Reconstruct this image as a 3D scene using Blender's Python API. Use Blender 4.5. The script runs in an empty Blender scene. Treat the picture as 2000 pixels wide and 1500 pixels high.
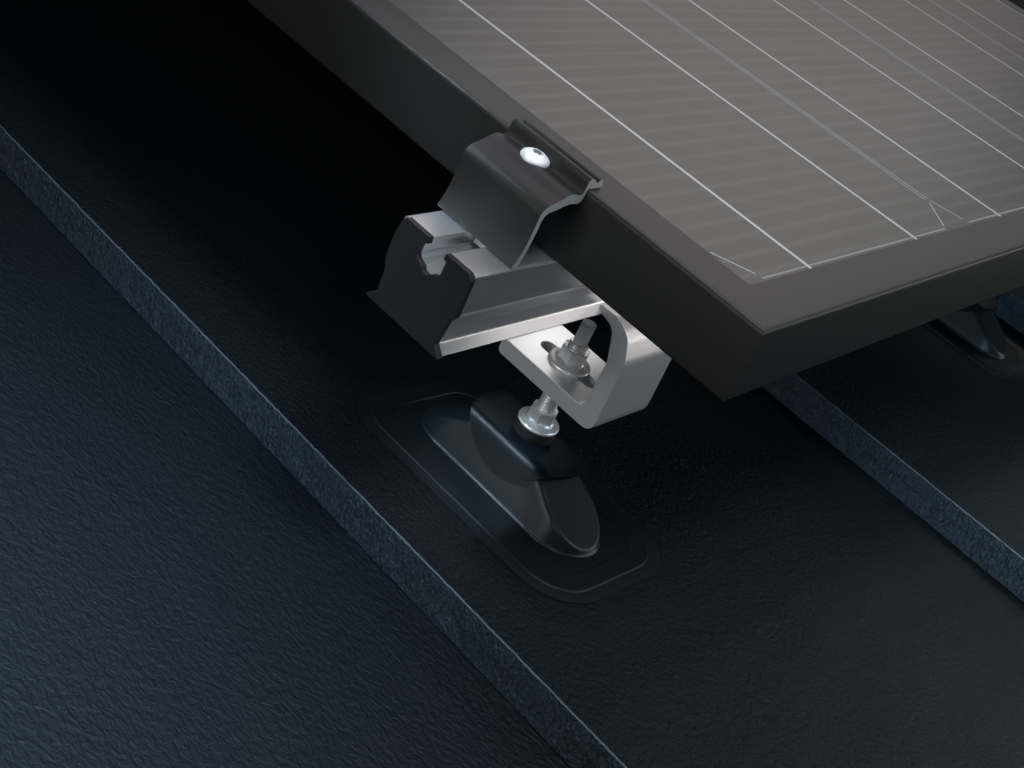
import bpy, bmesh, math, random
from mathutils import Vector, Matrix
random.seed(7)
S = 0.001                      # all coordinates below are millimetres
scene = bpy.context.scene
C = bpy.context.collection

# ------------------------------------------------------------------ camera
cd = bpy.data.cameras.new('camera'); cam = bpy.data.objects.new('camera', cd); C.objects.link(cam)
rt = Vector((0.6308982503284376, -0.6745714318879018, 0.38330246674554797))
dn = Vector((-0.19169743309851517, -0.6142436789819596, -0.7654781493108911))
fw = Vector((0.7518108085655302, 0.4094607260894412, -0.5168388742290497))
M = Matrix(((rt.x, -dn.x, -fw.x), (rt.y, -dn.y, -fw.y), (rt.z, -dn.z, -fw.z))).to_4x4()
M.translation = Vector((-462.50697, -165.84929, 223.20410)) * S
cam.matrix_world = M
cd.sensor_width = 36.0; cd.lens = 36.0 * 2767.66 / 2000
cd.shift_x = -0.00148; cd.shift_y = 0.00037
cd.clip_start = 0.01; cd.clip_end = 20
scene.camera = cam

# ------------------------------------------------------------------ world, lamps, exposure
w = bpy.data.worlds.new('World'); scene.world = w; w.use_nodes = True
wb = w.node_tree.nodes['Background']; wb.inputs[0].default_value = (0.38, 0.70, 1.0, 1); wb.inputs[1].default_value = 0.045

def area(name, loc, target, sx, sy, power, color, spread=180):
    l = bpy.data.lights.new(name, 'AREA'); l.shape = 'RECTANGLE'; l.size = sx * S; l.size_y = sy * S
    l.energy = power; l.color = color; l.spread = math.radians(spread)
    o = bpy.data.objects.new(name, l); C.objects.link(o)
    o.location = Vector(loc) * S
    d = Vector(target) - Vector(loc)
    o.rotation_euler = d.to_track_quat('-Z', 'Y').to_euler()
    return o
area('softbox_back', (2100, 900, 1900), (300, 150, 0), 1800, 1500, 10.4, (1, 0.93, 0.88), 180)   # big warm softbox beyond the panel: sheen on glass and frame top
area('softbox_back_high', (900, 700, 2600), (200, 150, 0), 1200, 1200, 12.5, (1, 0.8, 0.72), 180)   # higher warm softbox
area('softbox_back_low', (2600, 1400, 1100), (300, 150, 0), 1400, 500, 5.3, (1, 0.94, 0.9), 180)   # low warm softbox, far end of the panel
area('softbox_back_left', (900, 2200, 1500), (100, 400, 0), 900, 700, 6, (0.65, 0.55, 1), 180)   # cool softbox up the panel
area('softbox_left', (-1300, 300, 250), (0, 80, -100), 600, 300, 4.9, (1, 0.99, 0.97), 180)   # raking light on slate edges and everything facing down-slope
area('softbox_top', (-200, -300, 1500), (0, 60, -60), 500, 500, 2.4, (0.76, 0.92, 1), 60)   # overhead fill
area('spot_roof_near', (-700, -400, 500), (-340, 90, -170), 260, 260, 1.2, (0.54, 0.78, 1), 26)   # added unseen light, blue pool on the near left slate
area('spot_roof_edge', (-600, 500, 400), (-190, 250, -180), 200, 200, 0.12, (0.4, 0.7, 1), 30)   # added unseen blue fill on the far left slate
area('spot_roof_right', (900, 70, 1300), (440, -270, -205), 500, 400, 0.75, (0.74, 0.90, 1), 26)   # added unseen light, pool on the lower right slates
area('softbox_right_low', (1500, -800, 60), (250, -150, -200), 600, 250, 0.31, (1, 0.96, 0.89), 60)   # grazing light on front faces
area('softbox_right', (800, -900, 600), (250, -250, -200), 400, 400, 0.55, (0.6, 0.82, 1), 50)   # weak front fill
area('softbox_near', (-700, -500, 500), (-280, 50, -180), 300, 300, 0.33, (0.8, 0.9, 1), 30)   # weak near fill
area('fill_bracket', (150, 158, -60), (82, 108, -125), 60, 60, 0.0043, (1, 1, 1), 70)   # small unseen light added behind the bracket to brighten plate and nuts
area('fill_rail_foot', (104, 35, -20), (104, 93, -80), 136, 24, 0.0165, (1, 0.95, 0.96), 110)   # small unseen light added in the panel cavity to brighten the rail foot
area('spot_second_step', (-500, -700, -10), (500, -30, -195), 220, 120, 0.15, (0.55, 0.78, 1), 22)   # added unseen cool rake on the right slate edge and the far foot
area('spot_saddle', (-384, 505, 618), (60, 98, -172), 90, 60, 0.034, (0.66, 0.86, 1), 7)   # narrow cool light added for a highlight along the bent saddle

scene.view_settings.view_transform = 'Standard'
scene.view_settings.look = 'None'
scene.view_settings.exposure = 0.0
scene.view_settings.gamma = 1.0
scene.view_settings.use_curve_mapping = False

# ------------------------------------------------------------------ materials
def mat(name, color, rough=0.5, metal=0.0, spec=0.5, bump=None, rvar=None, coat=0.0):
    m = bpy.data.materials.new(name); m.use_nodes = True
    nt = m.node_tree; b = nt.nodes['Principled BSDF']
    b.inputs['Base Color'].default_value = (*color, 1)
    b.inputs['Roughness'].default_value = rough
    b.inputs['Metallic'].default_value = metal
    b.inputs['Specular IOR Level'].default_value = spec
    b.inputs['Coat Weight'].default_value = coat
    tc = nt.nodes.new('ShaderNodeTexCoord')
    if bump:
        prev = None
        for (kind, scale, strength, dist, stretch) in bump:
            mp = nt.nodes.new('ShaderNodeMapping'); mp.inputs['Scale'].default_value = stretch
            nt.links.new(tc.outputs['Object'], mp.inputs['Vector'])
            if kind == 'noise':
                t = nt.nodes.new('ShaderNodeTexNoise'); t.inputs['Scale'].default_value = scale
                t.inputs['Detail'].default_value = 3; t.inputs['Distortion'].default_value = 0.6
                out = t.outputs['Fac']
            else:
                t = nt.nodes.new('ShaderNodeTexVoronoi'); t.inputs['Scale'].default_value = scale
                t.feature = 'SMOOTH_F1'; out = t.outputs['Distance']
            nt.links.new(mp.outputs[0], t.inputs['Vector'])
            bp = nt.nodes.new('ShaderNodeBump'); bp.inputs['Strength'].default_value = strength
            bp.inputs['Distance'].default_value = dist * S
            nt.links.new(out, bp.inputs['Height'])
            if prev: nt.links.new(prev.outputs[0], bp.inputs['Normal'])
            prev = bp
        nt.links.new(prev.outputs[0], b.inputs['Normal'])
    if rvar:
        t = nt.nodes.new('ShaderNodeTexNoise'); t.inputs['Scale'].default_value = rvar[0]; t.inputs['Detail'].default_value = 4
        nt.links.new(tc.outputs['Object'], t.inputs['Vector'])
        mr = nt.nodes.new('ShaderNodeMapRange')
        mr.inputs['To Min'].default_value = rough - rvar[1]; mr.inputs['To Max'].default_value = rough + rvar[1]
        nt.links.new(t.outputs['Fac'], mr.inputs['Value']); nt.links.new(mr.outputs[0], b.inputs['Roughness'])
    return m

slate = mat('slate_polymer', (0.0042, 0.0064, 0.0090), 0.58, spec=0.16,
            bump=[('noise', 340, 1.0, 1.6, (1.1, .65, 1)), ('noise', 1500, 0.35, 0.25, (1, 1, 1))])
slate_fine = mat('slate_polymer_fine', (0.0046, 0.0066, 0.0086), 0.60, spec=0.14,
            bump=[('noise', 480, 1.0, 2.6, (1, .7, 1)), ('noise', 2200, 0.5, 0.35, (1, 1, 1))])
slate_glint = mat('slate_edge_glint', (0.042, 0.063, 0.080), 0.5, bump=[('noise', 900, 0.8, 0.8, (1, 1, 1))])  # lighter colour on the top chamfer, a painted edge highlight
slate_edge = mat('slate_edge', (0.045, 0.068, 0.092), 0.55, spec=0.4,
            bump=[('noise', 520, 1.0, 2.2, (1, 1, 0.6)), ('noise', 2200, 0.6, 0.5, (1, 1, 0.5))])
rubber = mat('flashing_rubber', (0.0055, 0.0082, 0.0112), 0.48, spec=0.22, bump=[('noise', 2500, 0.08, 0.1, (1, 1, 1))])
dome_m = mat('dome_rubber', (0.0072, 0.0122, 0.0155), 0.38, spec=0.26, bump=[('noise', 2500, 0.08, 0.1, (1, 1, 1))])
saddle_m = mat('saddle_coating', (0.0030, 0.0062, 0.0090), 0.38, spec=0.13, bump=[('noise', 2500, 0.08, 0.1, (1, 1, 1))])
washer_m = mat('washer_rubber', (0.02, 0.019, 0.018), 0.6)
alu = mat('aluminium', (0.90, 0.90, 0.91), 0.36, 1.0, rvar=(900, 0.03), bump=[('noise', 600, 0.05, 0.1, (0.02, 1, 1))])
zinc = mat('zinc_plate', (0.92, 0.91, 0.91), 0.46, 0.9, rvar=(700, 0.04), bump=[('noise', 1800, 0.05, 0.08, (1, 1, 1))])
zinc_nut = mat('zinc_nut', (0.93, 0.92, 0.92), 0.36, 0.62, rvar=(1200, 0.04))
screw_m = mat('screw_zinc', (0.95, 0.94, 0.94), 0.45, 0.25, rvar=(1200, 0.03))
recess_shade = mat('screw_recess_shade', (0.66, 0.69, 0.72), 0.40, 1.0, rvar=(1500, 0.05))  # screw recess only: shade put into the colour, darker than the head
anod = mat('black_anodised', (0.0088, 0.008, 0.0072), 0.50, spec=0.43, bump=[('noise', 2800, 0.30, 0.10, (1, 1, 1))])
clamp_m = mat('clamp_black_anodised', (0.0150, 0.0132, 0.0122), 0.52, spec=0.36, bump=[('noise', 2800, 0.30, 0.10, (1, 1, 1))])
cut_alu = mat('sawn_aluminium', (0.50, 0.475, 0.44), 0.6, 0.2, bump=[('noise', 3500, 0.3, 0.1, (1, 1, 1))])
plastic = mat('black_plastic', (0.0125, 0.0118, 0.0115), 0.5, spec=0.38, bump=[('noise', 3000, 0.06, 0.08, (1, 1, 1))])
engr = mat('groove_black', (0.003, 0.003, 0.003), 0.7)
emb = mat('embossing', (0.02, 0.026, 0.032), 0.35)
silver = mat('busbar_silver', (0.42, 0.41, 0.41), 0.4, 0.5, rvar=(500, 0.08))
outline_m = mat('cell_outline', (0.46, 0.45, 0.45), 0.5, 0.3)
strip_m = mat('collector_tin', (0.19, 0.18, 0.18), 0.5, 0.2)
deck_m = mat('deck_board', (0.01, 0.01, 0.01), 0.8)
back_m = mat('backsheet_white', (0.75, 0.75, 0.75), 0.6)

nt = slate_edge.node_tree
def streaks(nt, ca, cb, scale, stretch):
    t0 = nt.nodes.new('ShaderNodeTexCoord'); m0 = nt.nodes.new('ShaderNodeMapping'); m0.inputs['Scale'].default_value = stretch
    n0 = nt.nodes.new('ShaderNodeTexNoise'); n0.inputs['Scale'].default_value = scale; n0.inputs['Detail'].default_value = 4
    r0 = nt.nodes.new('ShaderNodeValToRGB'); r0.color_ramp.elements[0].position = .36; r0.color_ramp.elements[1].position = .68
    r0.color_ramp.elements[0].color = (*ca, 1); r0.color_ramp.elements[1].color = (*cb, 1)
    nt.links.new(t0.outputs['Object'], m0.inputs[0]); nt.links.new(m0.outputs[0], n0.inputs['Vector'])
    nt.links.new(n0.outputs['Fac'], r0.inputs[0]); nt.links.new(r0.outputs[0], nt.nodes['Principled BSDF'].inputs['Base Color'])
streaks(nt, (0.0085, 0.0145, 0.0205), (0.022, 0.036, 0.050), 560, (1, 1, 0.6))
# glass over cells: very faint grid fingers run across as soft bands
glass = mat('panel_glass', (0.03, 0.029, 0.028), 0.40, spec=0.47, bump=[('noise', 2600, 0.35, 0.10, (1, 1, 1))])
nt = glass.node_tree; b = nt.nodes['Principled BSDF']
tc = nt.nodes.new('ShaderNodeTexCoord'); sp = nt.nodes.new('ShaderNodeSeparateXYZ'); nt.links.new(tc.outputs['Object'], sp.inputs[0])
def math_n(op, a, bb=None, c=None):
    n = nt.nodes.new('ShaderNodeMath'); n.operation = op
    for i, v in enumerate((a, bb, c)):
        if v is None: continue
        if isinstance(v, (int, float)): n.inputs[i].default_value = v
        else: nt.links.new(v, n.inputs[i])
    return n.outputs[0]
ph = math_n('MULTIPLY', math_n('SUBTRACT', sp.outputs['Y'], 62.9 * S), 2 * math.pi / (11.2 * S))
co = math_n('COSINE', ph)
band = math_n('POWER', math_n('MULTIPLY_ADD', co, 0.5, 0.5), 5.0)
nz = nt.nodes.new('ShaderNodeTexNoise'); nz.inputs['Scale'].default_value = 60; nz.inputs['Detail'].default_value = 3
mpn = nt.nodes.new('ShaderNodeMapping'); mpn.inputs['Scale'].default_value = (0.6, 2.0, 1)
nt.links.new(tc.outputs['Object'], mpn.inputs[0]); nt.links.new(mpn.outputs[0], nz.inputs['Vector'])
nr = math_n('MULTIPLY', nz.outputs['Fac'], 1.4)
band = math_n('MULTIPLY', band, nr)
gr = nt.nodes.new('ShaderNodeTexNoise'); gr.inputs['Scale'].default_value = 2300; gr.inputs['Detail'].default_value = 2
nt.links.new(tc.outputs['Object'], gr.inputs['Vector'])
grv = math_n('MULTIPLY', math_n('SUBTRACT', gr.outputs['Fac'], 0.36), 1.5)
fac = math_n('ADD', math_n('MULTIPLY', band, 0.45), grv)
mx = nt.nodes.new('ShaderNodeMix'); mx.data_type = 'RGBA'
mx.inputs['A'].default_value = (0.014, 0.0122, 0.0108, 1); mx.inputs['B'].default_value = (0.072, 0.068, 0.064, 1)
nt.links.new(fac, mx.inputs['Factor']); nt.links.new(mx.outputs['Result'], b.inputs['Base Color'])

# ------------------------------------------------------------------ helpers
def root(name, loc, label, cat, group=None):
    o = bpy.data.objects.new(name, None); C.objects.link(o); o.location = Vector(loc) * S
    o.empty_display_size = 0.01
    o['label'] = label; o['category'] = cat
    if group: o['group'] = group
    return o
def wloc(p):
    v = Vector((0, 0, 0))
    while p is not None: v += p.location; p = p.parent
    return v
def make(name, verts, faces, m, parent=None, bevel=0, seg=3, smooth=30, mats=None, fm=None, blimit=35):
    me = bpy.data.meshes.new(name)
    off = wloc(parent) if parent else Vector((0, 0, 0))
    me.from_pydata([tuple(Vector(v) * S - off) for v in verts], [], faces)
    for mm in (mats or [m]): me.materials.append(mm)
    if fm:
        for p, i in zip(me.polygons, fm): p.material_index = i
    bm = bmesh.new(); bm.from_mesh(me); bmesh.ops.recalc_face_normals(bm, faces=bm.faces); bm.to_mesh(me); bm.free()
    for p in me.polygons: p.use_smooth = True
    me.set_sharp_from_angle(angle=math.radians(smooth))
    o = bpy.data.objects.new(name, me); C.objects.link(o)
    if parent: o.parent = parent
    if bevel:
        b = o.modifiers.new('bevel', 'BEVEL'); b.width = bevel * S; b.segments = seg
        b.limit_method = 'ANGLE'; b.angle_limit = math.radians(blimit); b.harden_normals = True; b.use_clamp_overlap = True
    return o
def ext(name, pts, axis, a, b, m, parent=None, bevel=0, seg=3, smooth=30, mats=None, capmat=None, blimit=35):
    """pts: 2D outline in the plane across `axis`; extruded from a to b."""
    n = len(pts)
    def P(p, t):
        if axis == 0: return (t, p[0], p[1])
        if axis == 1: return (p[0], t, p[1])
        return (p[0], p[1], t)
    v = [P(p, a) for p in pts] + [P(p, b) for p in pts]
    f = [tuple(range(n)), tuple(range(2 * n - 1, n - 1, -1))]
    f += [(i, (i + 1) % n, n + (i + 1) % n, n + i) for i in range(n)]
    fm = None
    if capmat is not None: fm = [capmat, capmat] + [0] * n
    return make(name, v, f, m, parent, bevel, seg, smooth, mats, fm, blimit)
def box(name, x0, x1, y0, y1, z0, z1, m, parent=None, bevel=0, seg=3):
    return ext(name, [(x0, y0), (x1, y0), (x1, y1), (x0, y1)], 2, z0, z1, m, parent, bevel, seg)
def catmull(pts, k=4, closed=True):
    out = []; n = len(pts)
    for i in range(n):
        p0, p1, p2, p3 = pts[(i - 1) % n], pts[i], pts[(i + 1) % n], pts[(i + 2) % n]
        for j in range(k):
            t = j / k
            out.append(tuple(0.5 * ((2 * p1[c]) + (-p0[c] + p2[c]) * t + (2 * p0[c] - 5 * p1[c] + 4 * p2[c] - p3[c]) * t * t
                       + (-p0[c] + 3 * p1[c] - 3 * p2[c] + p3[c]) * t ** 3) for c in (0, 1)))
    return out
def fillet(pts, r, k=6):
    """round the corners of a closed outline; r is one radius or one per point"""
    out = []; n = len(pts)
    for i, p in enumerate(pts):
        rr = r[i] if isinstance(r, (list, tuple)) else r
        P = Vector(p); A = Vector(pts[i - 1]) - P; B = Vector(pts[(i + 1) % n]) - P
        la, lb = A.length, B.length; A.normalize(); B.normalize()
        ang = A.angle(B)
        if rr <= 0 or ang > 3.1: out.append(tuple(p)); continue
        d = min(rr / math.tan(ang / 2), la * 0.49, lb * 0.49)
        a, b2 = P + A * d, P + B * d
        for j in range(k + 1):
            t = j / k
            q = a * (1 - t) ** 2 + P * 2 * t * (1 - t) + b2 * t * t
            out.append((q.x, q.y))
    return out
def lathe(name, prof, cx, cy, m, parent, seg=64, smooth=30):
    """prof: list of (r, z)"""
    v = []; f = []
    for r, z in prof:
        for k in range(seg):
            a = 2 * math.pi * k / seg; v.append((cx + r * math.cos(a), cy + r * math.sin(a), z))
    for i in range(len(prof) - 1):
        for k in range(seg):
            f.append((i * seg + k, i * seg + (k + 1) % seg, (i + 1) * seg + (k + 1) % seg, (i + 1) * seg + k))
    f.append(tuple(range(seg))); f.append(tuple(range((len(prof) - 1) * seg, len(prof) * seg)))
    return make(name, v, f, m, parent, smooth=smooth)

# ------------------------------------------------------------------ roof: overlapping slate courses on a deck
X1, PITCH, ZT = -17.9, 385.6, -188.0
SL = -24.2 / PITCH
def tz(x, k):                   # top surface of course k (k=1 starts at X1)
    return ZT + SL * (x - (X1 + (k - 1) * PITCH))
deck = make('roof_deck', [(-900, -1000, -262), (4100, -1000, -262), (4100, 2800, -262), (-900, 2800, -262)], [(0, 1, 2, 3)], deck_m)
deck['kind'] = 'structure'
GAP = 10.5
def course(k, label):
    x0 = X1 + (k - 1) * PITCH; x1 = x0 + PITCH + 60
    r = root('roof_slate', (x0, 0, ZT - 24), label, 'roof slate', 'overlapping roof slates')
    y0, y1, st = -700.0, 2100.0, 1.6
    rng = random.Random(k)
    ys = []; y = y0
    while y < y1:
        ys.append(y); y += (st if -420 < y < 900 else 20) if k < 4 else 25
    ys.append(y1)
    for name, za, zb_, inset, m2 in (('upper_ply', 0.0, GAP, 0.0, 0), ('lower_ply', GAP + 0.35, 23.6, 0.9, 0)):
        v = []; f = []; fm = []
        sm1 = sm2 = 0.0
        cols = []
        for y in ys:
            sm1 = sm1 * 0.55 + rng.gauss(0, 0.16); sm2 = sm2 * 0.55 + rng.gauss(0, 0.16)
            xa = x0 + inset + sm1 * 0.8; xb = x0 + inset + sm2 * 0.8
            zt0 = tz(x0, k) - za; zl0 = tz(x0, k) - zb_
            ch = 0.55 + sm2 * 0.5
            cols.append([(x1, y, tz(x1, k) - za), (x0 + inset + 30, y, tz(x0 + 30, k) - za),
                         (xa + 0.75, y, zt0 + SL * 0.75), (xa + 0.1, y, zt0 - max(0.15, ch)),
                         (xb, y, zt0 - 3 + sm1), (xb + sm2 * .4, y, zl0 + 2), (xb + 0.1, y, zl0), (x1, y, zl0 + SL * (x1 - x0))])
        for c in cols: v += c
        n = 8
        for i in range(len(cols) - 1):
            for j in range(n):
                f.append((i * n + j, i * n + (j + 1) % n, (i + 1) * n + (j + 1) % n, (i + 1) * n + j))
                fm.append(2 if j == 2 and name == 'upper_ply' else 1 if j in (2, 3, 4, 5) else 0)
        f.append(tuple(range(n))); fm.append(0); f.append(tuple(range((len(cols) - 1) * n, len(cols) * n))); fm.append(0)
        make(name, v, f, slate, r, smooth=28, mats=[slate if k == 0 else slate_fine, slate_edge, slate_glint], fm=fm)
    return r
course(0, 'textured blue-black roof slate lying lowest, in the lower left corner')
course(1, 'dark roof slate that carries the foremost bracket foot, its rough edge running diagonally')
course(2, 'dark roof slate rising behind the panel corner, half hidden foot standing on it')
course(3, 'roof slate beyond the second foot, only a sliver of its rough edge visible')
for k_ in (4, 5, 6, 7):
    course(k_, 'roof slate farther up the slope, all but hidden behind the solar panel')

# ------------------------------------------------------------------ solar panel
pan = root('solar_panel', (0, 0, -35), 'large black framed solar panel with thin silver busbars held above the roof slates', 'solar panel')
PX, PY = 842.0, 1700.0
IX, IY = 24.2, 22.6
prof = fillet([(0, 0), (IX, 0), (IX, -4.5), (3, -4.5), (3, -33), (28, -33), (28, -35), (0, -35)], [2.4, .12, .2, .2, .2, .2, .2, 1.2], 6)
def frame_loop():
    n = len(prof); v = []; f = []
    for (cx, sx, cy, sy) in ((0, 1, 0, 1), (PX, -1, 0, 1), (PX, -1, PY, -1), (0, 1, PY, -1)):
        for a, z in prof: v.append((cx + sx * a, cy + sy * a, z))
    for s in range(4):
        for j in range(n):
            a, b2 = s * n, ((s + 1) % 4) * n
            f.append((a + j, a + (j + 1) % n, b2 + (j + 1) % n, b2 + j))
    return v, f
v, f = frame_loop()
make('frame', v, f, anod, pan, smooth=40)
gl = box('glass', IX, PX - IX, IY, PY - IY, -4.4, -0.25, glass, pan)
box('backsheet', 3.1, PX - 3.1, 3.1, PY - 3.1, -7.4, -4.6, back_m, pan)
def strips(name, quads, m, parent, z):
    v = []; f = []
    for q in quads:
        i = len(v); v += [(x, y, z) for x, y in q] + [(x, y, z + 0.12) for x, y in q]
        n = len(q)
        f += [tuple(range(i, i + n)), tuple(range(i + 2 * n - 1, i + n - 1, -1))]
        f += [(i + j, i + (j + 1) % n, i + n + (j + 1) % n, i + n + j) for j in range(n)]
    return make(name, v, f, m, parent)
def seg(ax, ay, bx, by, w):
    d = Vector((bx - ax, by - ay)); nn = Vector((-d.y, d.x)).normalized() * w / 2
    return [(ax + nn.x, ay + nn.y), (bx + nn.x, by + nn.y), (bx - nn.x, by - nn.y), (ax - nn.x, ay - nn.y)]
for x in (75.6, 182.6, 290.2, 397.6, 504.6, 611.4, 718.6, 815.0):
    strips('busbar', [[(x - 1.05, IY + .2), (x + 1.05, IY + .2), (x + 1.05, PY - IY - .2), (x - 1.05, PY - IY - .2)]], silver, pan, -0.28)
cells = [(29.8, 239.0), (242.6, 450.2), (453.8, 659.0), (662.6, 817.0)]
CH = 17.0
for (a, b2) in cells:
    q = []
    y0, y1 = 25.8, 262.0 + 1400
    w_ = 0.42
    right = b2 < 800
    if a > 30: q.append(seg(a, y0 + CH + 6, a, y1, w_))
    if right: q.append(seg(b2, y0 + CH + 6, b2, y1, w_))
    q.append(seg(a - 4, y0 + 20.8, a + 6.5, y0 + 3.6, .55) if a < 30 else seg(a, y0 + CH + 5, a + 6.0, y0 + 3, .45))
    if right: q.append(seg(b2 - 0.2, y0 + 20, b2 - 17, y0 + 2, .5))
    strips('cell_outline', q, outline_m, pan, -0.29)
    strips('collector_strip', [[(a + 7, y0 - .2), (b2 - 19, y0 - .2), (b2 - 19, y0 + .9), (a + 7, y0 + .9)]], strip_m, pan, -0.30)
rim = [seg(IX + .1, IY + .12, PX - IX, IY + .12, .2), seg(IX + .12, IY + .2, IX + .12, PY - IY, .2)]
strips('glass_rim', rim, outline_m, pan, -0.29)

# ------------------------------------------------------------------ rail with end cap
YC = 116.4
def mirror(half):               # half: outline points on the -Y side from top centre round to bottom centre (dy, z)
    return [(YC - d, z) for d, z in half] + [(YC + d, z) for d, z in reversed(half)]
rail = root('mounting_rail', (120, YC, -75), 'silver aluminium mounting rail crossing under the panel edge', 'mounting rail')
half = [(1.2, -48.6), (5.0, -48.2), (7.0, -46.2), (9.6, -45.2), (9.8, -38.6), (8.0, -37.4), (5.6, -37.2), (5.4, -35.0),
        (21.4, -35.0), (21.4, -53.6), (19.0, -57.6), (18.0, -63.5), (18.3, -70.0), (22.3, -74.1), (21.4, -75.0)]
rr = [0, 1, .8, .6, .8, .5, .2, .5, 1.4, 1.8, 2.0, 2.0, 2.6, .4, .3]
outl = fillet(mirror(half), rr + rr[::-1], 6)
ext('profile', outl, 0, -49.4, 900, alu, rail, smooth=25)
cap = root('rail_end_cap', (-51, YC, -75), 'black plastic end cap closing the open end of the silver rail', 'end cap')
CAP = [(136.4, -36.2), (134.6, -33.9), (120.9, -33.9), (120.5, -36.9), (121.6, -37.2), (123.2, -38.0), (123.5, -41.0), (123.4, -43.7), (122.2, -45.0),
       (118.8, -46.4), (117.7, -47.9), (115.2, -48.3), (114.1, -47.6), (112.7, -46.2), (109.5, -45.4), (109.2, -42.7), (109.1, -37.6),
       (110.8, -37.4), (110.6, -34.5), (97.1, -34.4), (94.6, -36.2), (94.3, -54.3), (96.6, -58.0), (98.2, -70.6), (93.5, -74.4), (94.3, -75.4),
       (138.6, -75.4), (139.2, -74.3), (134.6, -70.5), (135.2, -59.4), (137.2, -55.6), (137.6, -44.6)]
cr = [1.4, 1.0, .4, .4, .5, 1, 1, 1, .8, .8, .8, .8, .8, .8, .5, .5, .4, .4, .6, 1.2, 1.4, 1.5, 2, 1, .3, .3, .3, .3, 1, 2, 2, 3]
ext('cap_plate', fillet(CAP, cr, 4), 0, -52.2, -49.4, plastic, cap, bevel=.45, seg=3, smooth=30)
def tubeline(pts, r):           # thin raised/engraved bar along a polyline, returns verts/faces (square section)
    v = []; f = []
    for a, b2 in zip(pts[:-1], pts[1:]):
        A, B = Vector(a), Vector(b2); d = (B - A).normalized()
        u = d.cross(Vector((1, 0, 0))) if abs(d.x) < .9 else d.cross(Vector((0, 0, 1)))
        u.normalize(); u2 = d.cross(u)
        i = len(v)
        for P in (A, B):
            for s1, s2 in ((1, 1), (-1, 1), (-1, -1), (1, -1)): v.append(tuple(P + u * r * s1 + u2 * r * s2))
        f += [(i, i + 1, i + 2, i + 3), (i + 7, i + 6, i + 5, i + 4)] + [(i + j, i + (j + 1) % 4, i + 4 + (j + 1) % 4, i + 4 + j) for j in range(4)]
    return v, f
vv = []; ff = []
for line in ([(129.2, -58.6), (128.6, -59.8), (128.3, -61.0)], [(120.8, -60.6), (121.0, -61.6), (119.9, -62.9)], [(118.3, -61.6), (115.3, -61.8)],
             [(117.4, -67.1), (119.0, -70.6)], [(116.8, -51.2), (112.2, -50.1), (107.0, -59.3), (103.3, -59.3), (101.7, -60.3), (101.6, -61.2)],
             [(105.6, -61.6), (105.1, -62.3)], [(106.7, -64.6), (103.4, -70.7)]):
    a, b2 = tubeline([(-52.19, y, z) for y, z in line], 0.07)
    k = len(vv); vv += a; ff += [tuple(i + k for i in q) for q in b2]
make('moulded_mark', vv, ff, engr, cap)

# ------------------------------------------------------------------ end clamp and its screw
cl = root('end_clamp', (-12, 118, -35), 'black anodised end clamp hooked over the panel frame on the rail', 'end clamp')
CL = [(8.7, 1.8), (8.3, 3.4), (6.9, 4.2), (5.6, 3.9), (4.7, 2.9), (3.5, 3.0), (2.5, 4.1), (0.6, 5.0), (-1.0, 4.9), (-1.7, 3.4), (-1.9, 1.0), (-2.2, -1.3), (-3.0, -2.3), (-5.7, -1.9), (-9.3, -1.3),
      (-12.4, -2.1), (-15.5, -3.6), (-19.0, -4.6), (-22.2, -5.7), (-24.2, -7.6), (-24.9, -9.8), (-24.9, -13), (-24.9, -20.7), (-25.3, -26.3), (-26.6, -31.7), (-27.6, -34.0),
      (-28.0, -34.7), (-26.9, -35.0), (-25.2, -35.0), (-24.4, -34.4), (-23.6, -32.0), (-22.7, -27.0), (-22.3, -21.5), (-22.2, -15.5), (-22.3, -12.5), (-21.5, -10.2), (-19.4, -8.9),
      (-16.2, -8.2), (-12.0, -6.9), (-7.7, -6.1), (-3.3, -6.5), (-1.1, -5.6), (-.35, -3.6), (-.3, -1.0), (.2, .25), (1.6, .3), (4.8, .3), (8.2, .3), (9.1, 1.0)]
ext('clamp_profile', catmull(CL, 4), 1, 95.4, 141, clamp_m, cl, smooth=35, mats=[clamp_m, cut_alu], capmat=1)
SX, SY = -5.2, 121.3
sc = root('button_head_screw', (SX, SY, -1), 'bright silver button head screw on top of the black clamp', 'screw')
hz = -2.5
R0 = 6.55
# head as rings with a six-lobed recess
def head():
    prof2 = [(R0 * .55, hz), (R0 - .25, hz), (R0, hz + .3), (R0, hz + 1.2)]
    for i in range(1, 9):
        a = i / 8 * math.pi / 2 * .80
        prof2.append((R0 * math.cos(a) ** .9, hz + 1.2 + 3.0 * math.sin(a)))
    seg_ = 72; v = []; f = []
    for r, z in prof2:
        for k in range(seg_):
            t = 2 * math.pi * k / seg_; v.append((SX + r * math.cos(t), SY + r * math.sin(t), z))
    zt = prof2[-1][1]
    for dz, sc_ in ((0.12, 1.0), (-1.9, .96)):
        for k in range(seg_):
            t = 2 * math.pi * k / seg_; r = (2.2 + .4 * math.cos(6 * t)) * sc_
            v.append((SX + r * math.cos(t), SY + r * math.sin(t), zt + dz))
    nr = len(prof2) + 2
    for i in range(nr - 1):
        for k in range(seg_):
            f.append((i * seg_ + k, i * seg_ + (k + 1) % seg_, (i + 1) * seg_ + (k + 1) % seg_, (i + 1) * seg_ + k))
    f.append(tuple(range((nr - 1) * seg_, nr * seg_))); f.append(tuple(range(seg_)))
    return v, f
v, f = head(); nf = len(f)
make('screw_head', v, f, screw_m, sc, smooth=40, mats=[screw_m, recess_shade], fm=[1 if i >= nf - 2 - 72 and i != nf - 1 else 0 for i in range(nf)])
lathe('shank', [(2.5, -46.5), (2.5, hz + .2)], SX, 119.1, zinc_nut, sc, 32)
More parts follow.
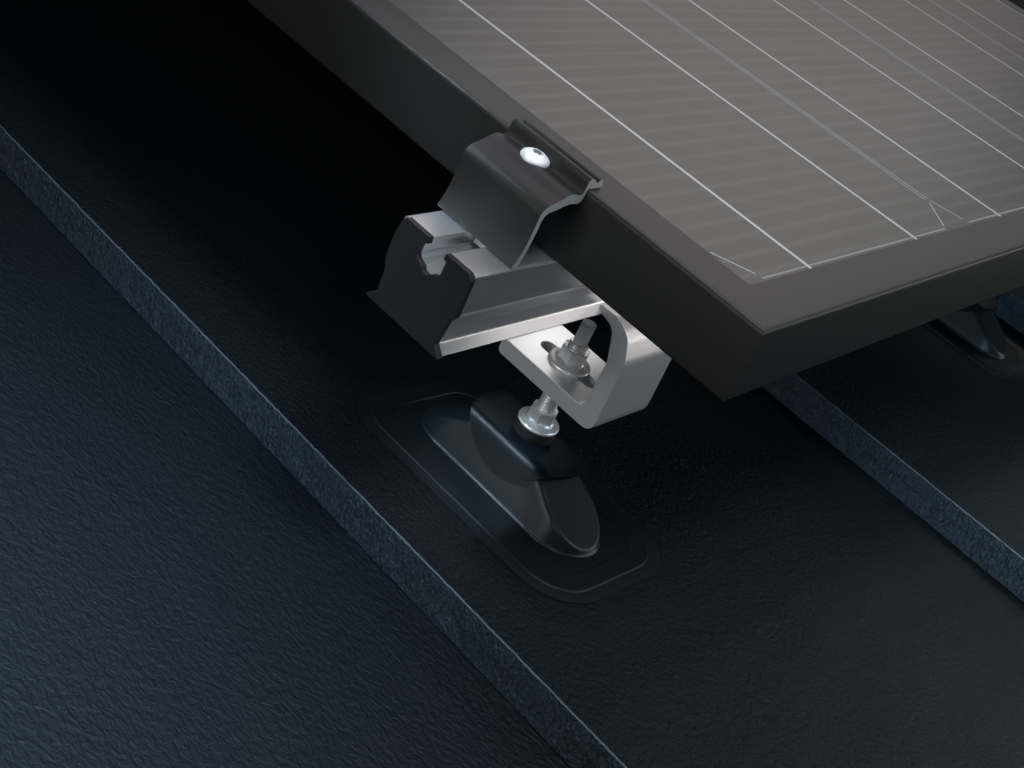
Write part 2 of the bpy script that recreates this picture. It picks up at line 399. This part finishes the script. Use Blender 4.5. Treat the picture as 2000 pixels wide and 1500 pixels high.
ext('slot_nut', fillet([(YC - 9.0, -38.4), (YC - 9.0, -44.4), (YC + 9.0, -44.4), (YC + 9.0, -38.4)], .6), 0, SX - 10, SX + 10, zinc_nut, sc)

# ------------------------------------------------------------------ C bracket under the rail
AX, AY = 81.5, 107.9
FX, FY = 77.2, 105.3          # centre of the roof foot
br = root('slotted_bracket', (82, 75, -128), 'thick galvanised steel C bracket with a slotted lower plate holding up the rail', 'bracket')
BX0, BX1 = 61.0, 105.5
BRin = [(134.6, -119.5), (86.5, -119.5), (80.6, -119.5), (80.5, -97.0), (80.9, -90.5), (82.6, -84.6), (86.5, -83.8), (134, -83.8)]
o_ = [(136.2, -119.5), (80.7, -119.5), (80.5, -92.0), (86.0, -76.2), (94.2, -74.3), (97.2, -71.1), (97.0, -70.4), (86.0, -70.2), (77.0, -74.0), (71.9, -86.5), (70.2, -128.3), (136.2, -128.3)]
or_ = [3.6, 3.0, 12, 9, .4, .4, .6, 8, 11, 14, 7.2, 3.6]
bro = fillet(o_, or_, 8)
# lower plate with a real slot: build the section without the slot, then cut it
bobj = ext('bracket_profile', bro, 0, BX0, BX1, zinc, br, smooth=35)
def slot_cutter():
    pts = []
    r = 4.9
    for k in range(17):
        a = math.pi * k / 16; pts.append((AX + .2 + r * math.cos(a), 121.5 + r * math.sin(a)))
    for k in range(17):
        a = math.pi + math.pi * k / 16; pts.append((AX + .2 + r * math.cos(a), 93.0 + r * math.sin(a)))
    return ext('cutter', pts, 2, -131, -112, zinc, br)
cut = slot_cutter()
bm_ = bobj.modifiers.new('slot', 'BOOLEAN'); bm_.object = cut; bm_.operation = 'DIFFERENCE'; bm_.solver = 'EXACT'
bpy.context.view_layer.update()
dg = bpy.context.evaluated_depsgraph_get()
me = bpy.data.meshes.new_from_object(bobj.evaluated_get(dg))
bobj.modifiers.clear(); bobj.data = me
bpy.data.objects.remove(cut)
for p_ in me.polygons: p_.use_smooth = True
me.set_sharp_from_angle(angle=math.radians(30))
bv = bobj.modifiers.new('bevel', 'BEVEL'); bv.width = .25 * S; bv.segments = 2; bv.limit_method = 'ANGLE'; bv.angle_limit = math.radians(60); bv.harden_normals = True

# ------------------------------------------------------------------ threaded stud with hexagonal end
st = root('hanger_stud', (AX, AY, -164), 'upright threaded stud with hexagonal tip passing through the slotted bracket', 'stud')
def thread(z0, z1, r, pitch, depth, parent, name='thread'):
    segn = 40; steps = int((z1 - z0) / pitch * 8); v = []; f = []
    for i in range(steps + 1):
        for k in range(segn):
            z = z0 + (z1 - z0) * i / steps
            a = 2 * math.pi * k / segn
            phs = ((z - z0) / pitch - k / segn) % 1.0
            tri = abs(phs - .5) * 2
            rr_ = r - depth * min(1, max(0, (tri - .12) / .76))
            if i == 0 or i == steps: rr_ = r - depth
            v.append((AX + rr_ * math.cos(a), AY + rr_ * math.sin(a), z))
    for i in range(steps):
        for k in range(segn):
            f.append((i * segn + k, i * segn + (k + 1) % segn, (i + 1) * segn + (k + 1) % segn, (i + 1) * segn + k))
    f += [tuple(range(segn)), tuple(range(steps * segn, (steps + 1) * segn))]
    return make(name, v, f, zinc_nut, parent, smooth=80)
thread(-178, -105.8, 5.0, 1.5, .85, st)
def hexpts(af, rot):
    R_ = af / 2 / math.cos(math.pi / 6)
    return [(AX + R_ * math.cos(rot + k * math.pi / 3), AY + R_ * math.sin(rot + k * math.pi / 3)) for k in range(6)]
ext('hexagon_tip', hexpts(7.1, math.radians(-98)), 2, -105.8, -94.2, zinc_nut, st, bevel=.3, seg=2)
lathe('tip_face', [(3.25, -94.25), (3.25, -93.95)], AX, AY, screw_m, st, 40)

def nut(z0, label, rot, name='flange_nut'):
    r = root(name, (AX, AY, z0), label, 'flange nut', 'flange nuts on the stud')
    pr = [(4.5, z0), (10.7, z0), (11.15, z0 + .35), (11.25, z0 + .95), (11.0, z0 + 1.5), (10.4, z0 + 1.85), (9.0, z0 + 2.2), (7.6, z0 + 3.0), (6.9, z0 + 3.9), (4.5, z0 + 4.0)]
    lathe('flange', pr, AX, AY, zinc_nut, r, 72, 40)
    # hexagon with chamfered top: intersection of a prism and a cone
    R_ = 13.2 / 2 / math.cos(math.pi / 6); v = []; f = []; segn = 72
    zt = z0 + 10.0
    rows = [(z0 + 1.6, None), (zt - 1.3, None)]
    def hexr(a):
        a = (a - rot) % (math.pi / 3) - math.pi / 6
        return 13.2 / 2 / math.cos(a)
    for z in (z0 + 1.6,):
        for k in range(segn):
            a = 2 * math.pi * k / segn + rot; v.append((AX + hexr(a) * math.cos(a), AY + hexr(a) * math.sin(a), z))
    for k in range(segn):
        a = 2 * math.pi * k / segn + rot; rr_ = hexr(a)
        v.append((AX + rr_ * math.cos(a), AY + rr_ * math.sin(a), zt - max(0, (rr_ - 6.65)) * .75))
    for k in range(segn):
        a = 2 * math.pi * k / segn + rot; rr_ = min(hexr(a), 6.6)
        v.append((AX + rr_ * math.cos(a), AY + rr_ * math.sin(a), zt))
    for k in range(segn):
        a = 2 * math.pi * k / segn + rot; v.append((AX + 4.6 * math.cos(a), AY + 4.6 * math.sin(a), zt - .35))
    for i in range(3):
        for k in range(segn):
            f.append((i * segn + k, i * segn + (k + 1) % segn, (i + 1) * segn + (k + 1) % segn, (i + 1) * segn + k))
    f += [tuple(range(segn)), tuple(range(3 * segn, 4 * segn))]
    make('hexagon', v, f, zinc_nut, r, smooth=25)
    return r
nut(-119.4, 'zinc flange nut clamped on the slotted plate inside the bracket', math.radians(-98))
nut(-158.0, 'zinc flange nut lower on the stud, sitting on the black rubber washer', math.radians(-98))
ws = lathe('sealing_washer', [(5, -164.6), (10.6, -164.6), (10.9, -164.2), (10.7, -158.4), (10.3, -158.05), (5, -158.05)], AX, AY, washer_m, None, 64, 40)
ws['label'] = 'thick black rubber sealing washer beneath the lower zinc nut'; ws['category'] = 'washer'

# ------------------------------------------------------------------ roof foot: flashing base, dome, saddle
def rrect(cx, cy, hx, hy, r, k=10, m=28):
    pts = []
    for sx, sy, a0 in ((1, 1, 0), (-1, 1, 90), (-1, -1, 180), (1, -1, 270)):
        for j in range(k + 1):
            a = math.radians(a0 + 90 * j / k)
            pts.append((cx + sx * (hx - r) + r * math.cos(a), cy + sy * (hy - r) + r * math.sin(a)))
    out = []                     # extra points along the straight sides, so a height can vary there
    for i, p in enumerate(pts):
        out.append(p)
        if i % (k + 1) == k:
            q = pts[(i + 1) % len(pts)]
            for j in range(1, m):
                out.append((p[0] + (q[0] - p[0]) * j / m, p[1] + (q[1] - p[1]) * j / m))
    return out
def foot(dx, dy, k, label):
    cx, cy = FX + dx, FY + dy
    def base(x): return tz(x, k)
    zc = base(cx)
    r = root('flashed_roof_foot', (cx, cy, zc), label, 'roof foot', 'flashed roof feet on the slates')
    # flashing: nested rounded rectangles, (half x, half y, radius, height)
    rings = [(54.0, 84.0, 31, .0), (54.0, 84.0, 31, .9), (53.6, 83.6, 30.8, 1.05), (47.6, 77.4, 25.4, 1.15), (47.2, 77.0, 25, 1.45), (46.7, 76.5, 24.6, 1.75), (46.1, 75.9, 24.2, 1.75), (45.6, 75.4, 24, 1.55),
             (36.8, 66.9, 16.2, 1.45), (36.5, 66.6, 16, 1.2), (36.1, 66.2, 15.8, .75), (35.7, 65.8, 15.6, .75),
             (20, 40, 10, .75)]
    v = []; f = []
    for hx, hy, rad, h in rings:
        for x, y in rrect(cx, cy, hx, hy, rad): v.append((x, y, base(x) + h * .95))
    n = len(v) // len(rings)
    for i in range(len(rings) - 1):
        for j in range(n): f.append((i * n + j, i * n + (j + 1) % n, (i + 1) * n + (j + 1) % n, (i + 1) * n + j))
    f += [tuple(range(n)), tuple(range((len(rings) - 1) * n, len(rings) * n))]
    make('flashing_base', v, f, rubber, r, smooth=24)
    # dome
    hx, hy = 23.6, 60.2; H = 28.8; ru = 23.4
    v = []; f = []
    N = 30; ds = [0, .25, .6, 1.0] + [1.0 + (hx - 1.0) * (i / N) ** 1.5 for i in range(1, N + 1)]
    def smin(a, b, kk):
        h = max(0, min(1, .5 + .5 * (b - a) / kk)); return b * (1 - h) + a * h - kk * h * (1 - h)
    def arch(yy):
        return max(3.0, smin(H, 28.9 - 0.57 * (abs(yy) - 14.0), 4.0))
    for d in ds:
        rad = max(0, ru - d)
        for x, y in rrect(cx, cy, hx - d, hy - d * 1.0, max(0, min(rad, hx - d)), 22):
            if d <= 1.0:
                h = {0: 0.6, .25: 1.3, .6: 1.5, 1.0: 2.1}[d]
            else:
                h = 2.1 + smin((d - 1.0) * 2.7, arch(y - cy) - 2.1, 2.6)
            q_ = min(1, max(0, (h - 2.1) / 22)); q_ = q_ * q_ * (3 - 2 * q_); b0 = base(x) * (1 - q_) + zc * q_
            v.append((x, y, b0 + h))
    n = len(v) // len(ds)
    for i in range(len(ds) - 1):
        for j in range(n): f.append((i * n + j, i * n + (j + 1) % n, (i + 1) * n + (j + 1) % n, (i + 1) * n + j))
    f += [tuple(range(n))]
    dome = make('dome', v, f, dome_m, r, smooth=60)
    bm = bmesh.new(); bm.from_mesh(dome.data); bmesh.ops.remove_doubles(bm, verts=bm.verts, dist=0.03 * S)
    bmesh.ops.recalc_face_normals(bm, faces=bm.faces); bm.to_mesh(dome.data); bm.free()
    # saddle: round sheet bent over the dome
    zt = zc + 29.6
    hw, rb, ang = 13.4, 7.2, math.radians(66)
    def bend(s):                 # developed coordinate -> (x offset, z offset)
        sg = 1 if s >= 0 else -1; s = abs(s)
        if s <= hw: return sg * s, 0
        a = (s - hw) / rb
        if a <= ang: return sg * (hw + rb * math.sin(a)), -rb * (1 - math.cos(a))
        e = s - hw - rb * ang
        return sg * (hw + rb * math.sin(ang) + e * math.cos(ang)), -rb * (1 - math.cos(ang)) - e * math.sin(ang)
    Rs = 33.2; th = 1.5; v = []; f = []
    nr_, na = 34, 96
    def wave(yv): return 0
    for side, off in ((0, 0.0), (1, -th)):
        for i in range(nr_ + 1):
            rad = Rs * i / nr_
            for j in range(na):
                a = 2 * math.pi * j / na
                s, yv = rad * math.cos(a) * .98, rad * math.sin(a)
                X, Z = bend(s)
                e = 1e-3; X2_, Z2_ = bend(s + e); nx, nz_ = -(Z2_ - Z) / e, (X2_ - X) / e
                lift = .0
                q = max(0, abs(yv) - 27) / 7
                v.append((FX + dx + 2.6 + X + nx * off, FY + dy + 2.6 + yv, zt + Z + nz_ * off - q * q * .3))
    m_ = (nr_ + 1) * na
    for side in (0, 1):
        for i in range(nr_):
            for j in range(na):
                a, b2 = side * m_ + i * na + j, side * m_ + i * na + (j + 1) % na
                f.append((a, b2, b2 + na, a + na))
    for j in range(na):
        a, b2 = nr_ * na + j, nr_ * na + (j + 1) % na
        f.append((a, b2, b2 + m_, a + m_))
    make('saddle_cap', v, f, saddle_m, r, smooth=45)
    if dx == 0:                  # illegible embossed characters on the saddle
        vv = []; ff = []
        Z = zt + .02
        for ln in ([(88.3, 135.3), (89.1, 132.1)], [(85.6, 135.0), (85.2, 132.3), (86.6, 132.1)], [(83.6, 134.9), (83.2, 132.3)], [(81.6, 135.0), (80.7, 132.2), (82.0, 132.0)],
                   [(80.4, 134.9), (79.4, 132.4)], [(78.2, 134.8), (77.6, 132.2)], [(76.9, 135.2), (76.2, 133.0)]):
            a, b2 = tubeline([(x, y, Z) for x, y in ln], 0.11)
            kk = len(vv); vv += a; ff += [tuple(i + kk for i in q) for q in b2]
        make('embossed_lettering', vv, ff, emb, r)
    return r
foot(0, 0, 1, 'flashed black roof foot in front, dome and curved saddle cap under the threaded stud')
foot(590.0, 5.5, 2, 'flashed black roof foot at the right, half hidden beneath the panel edge')
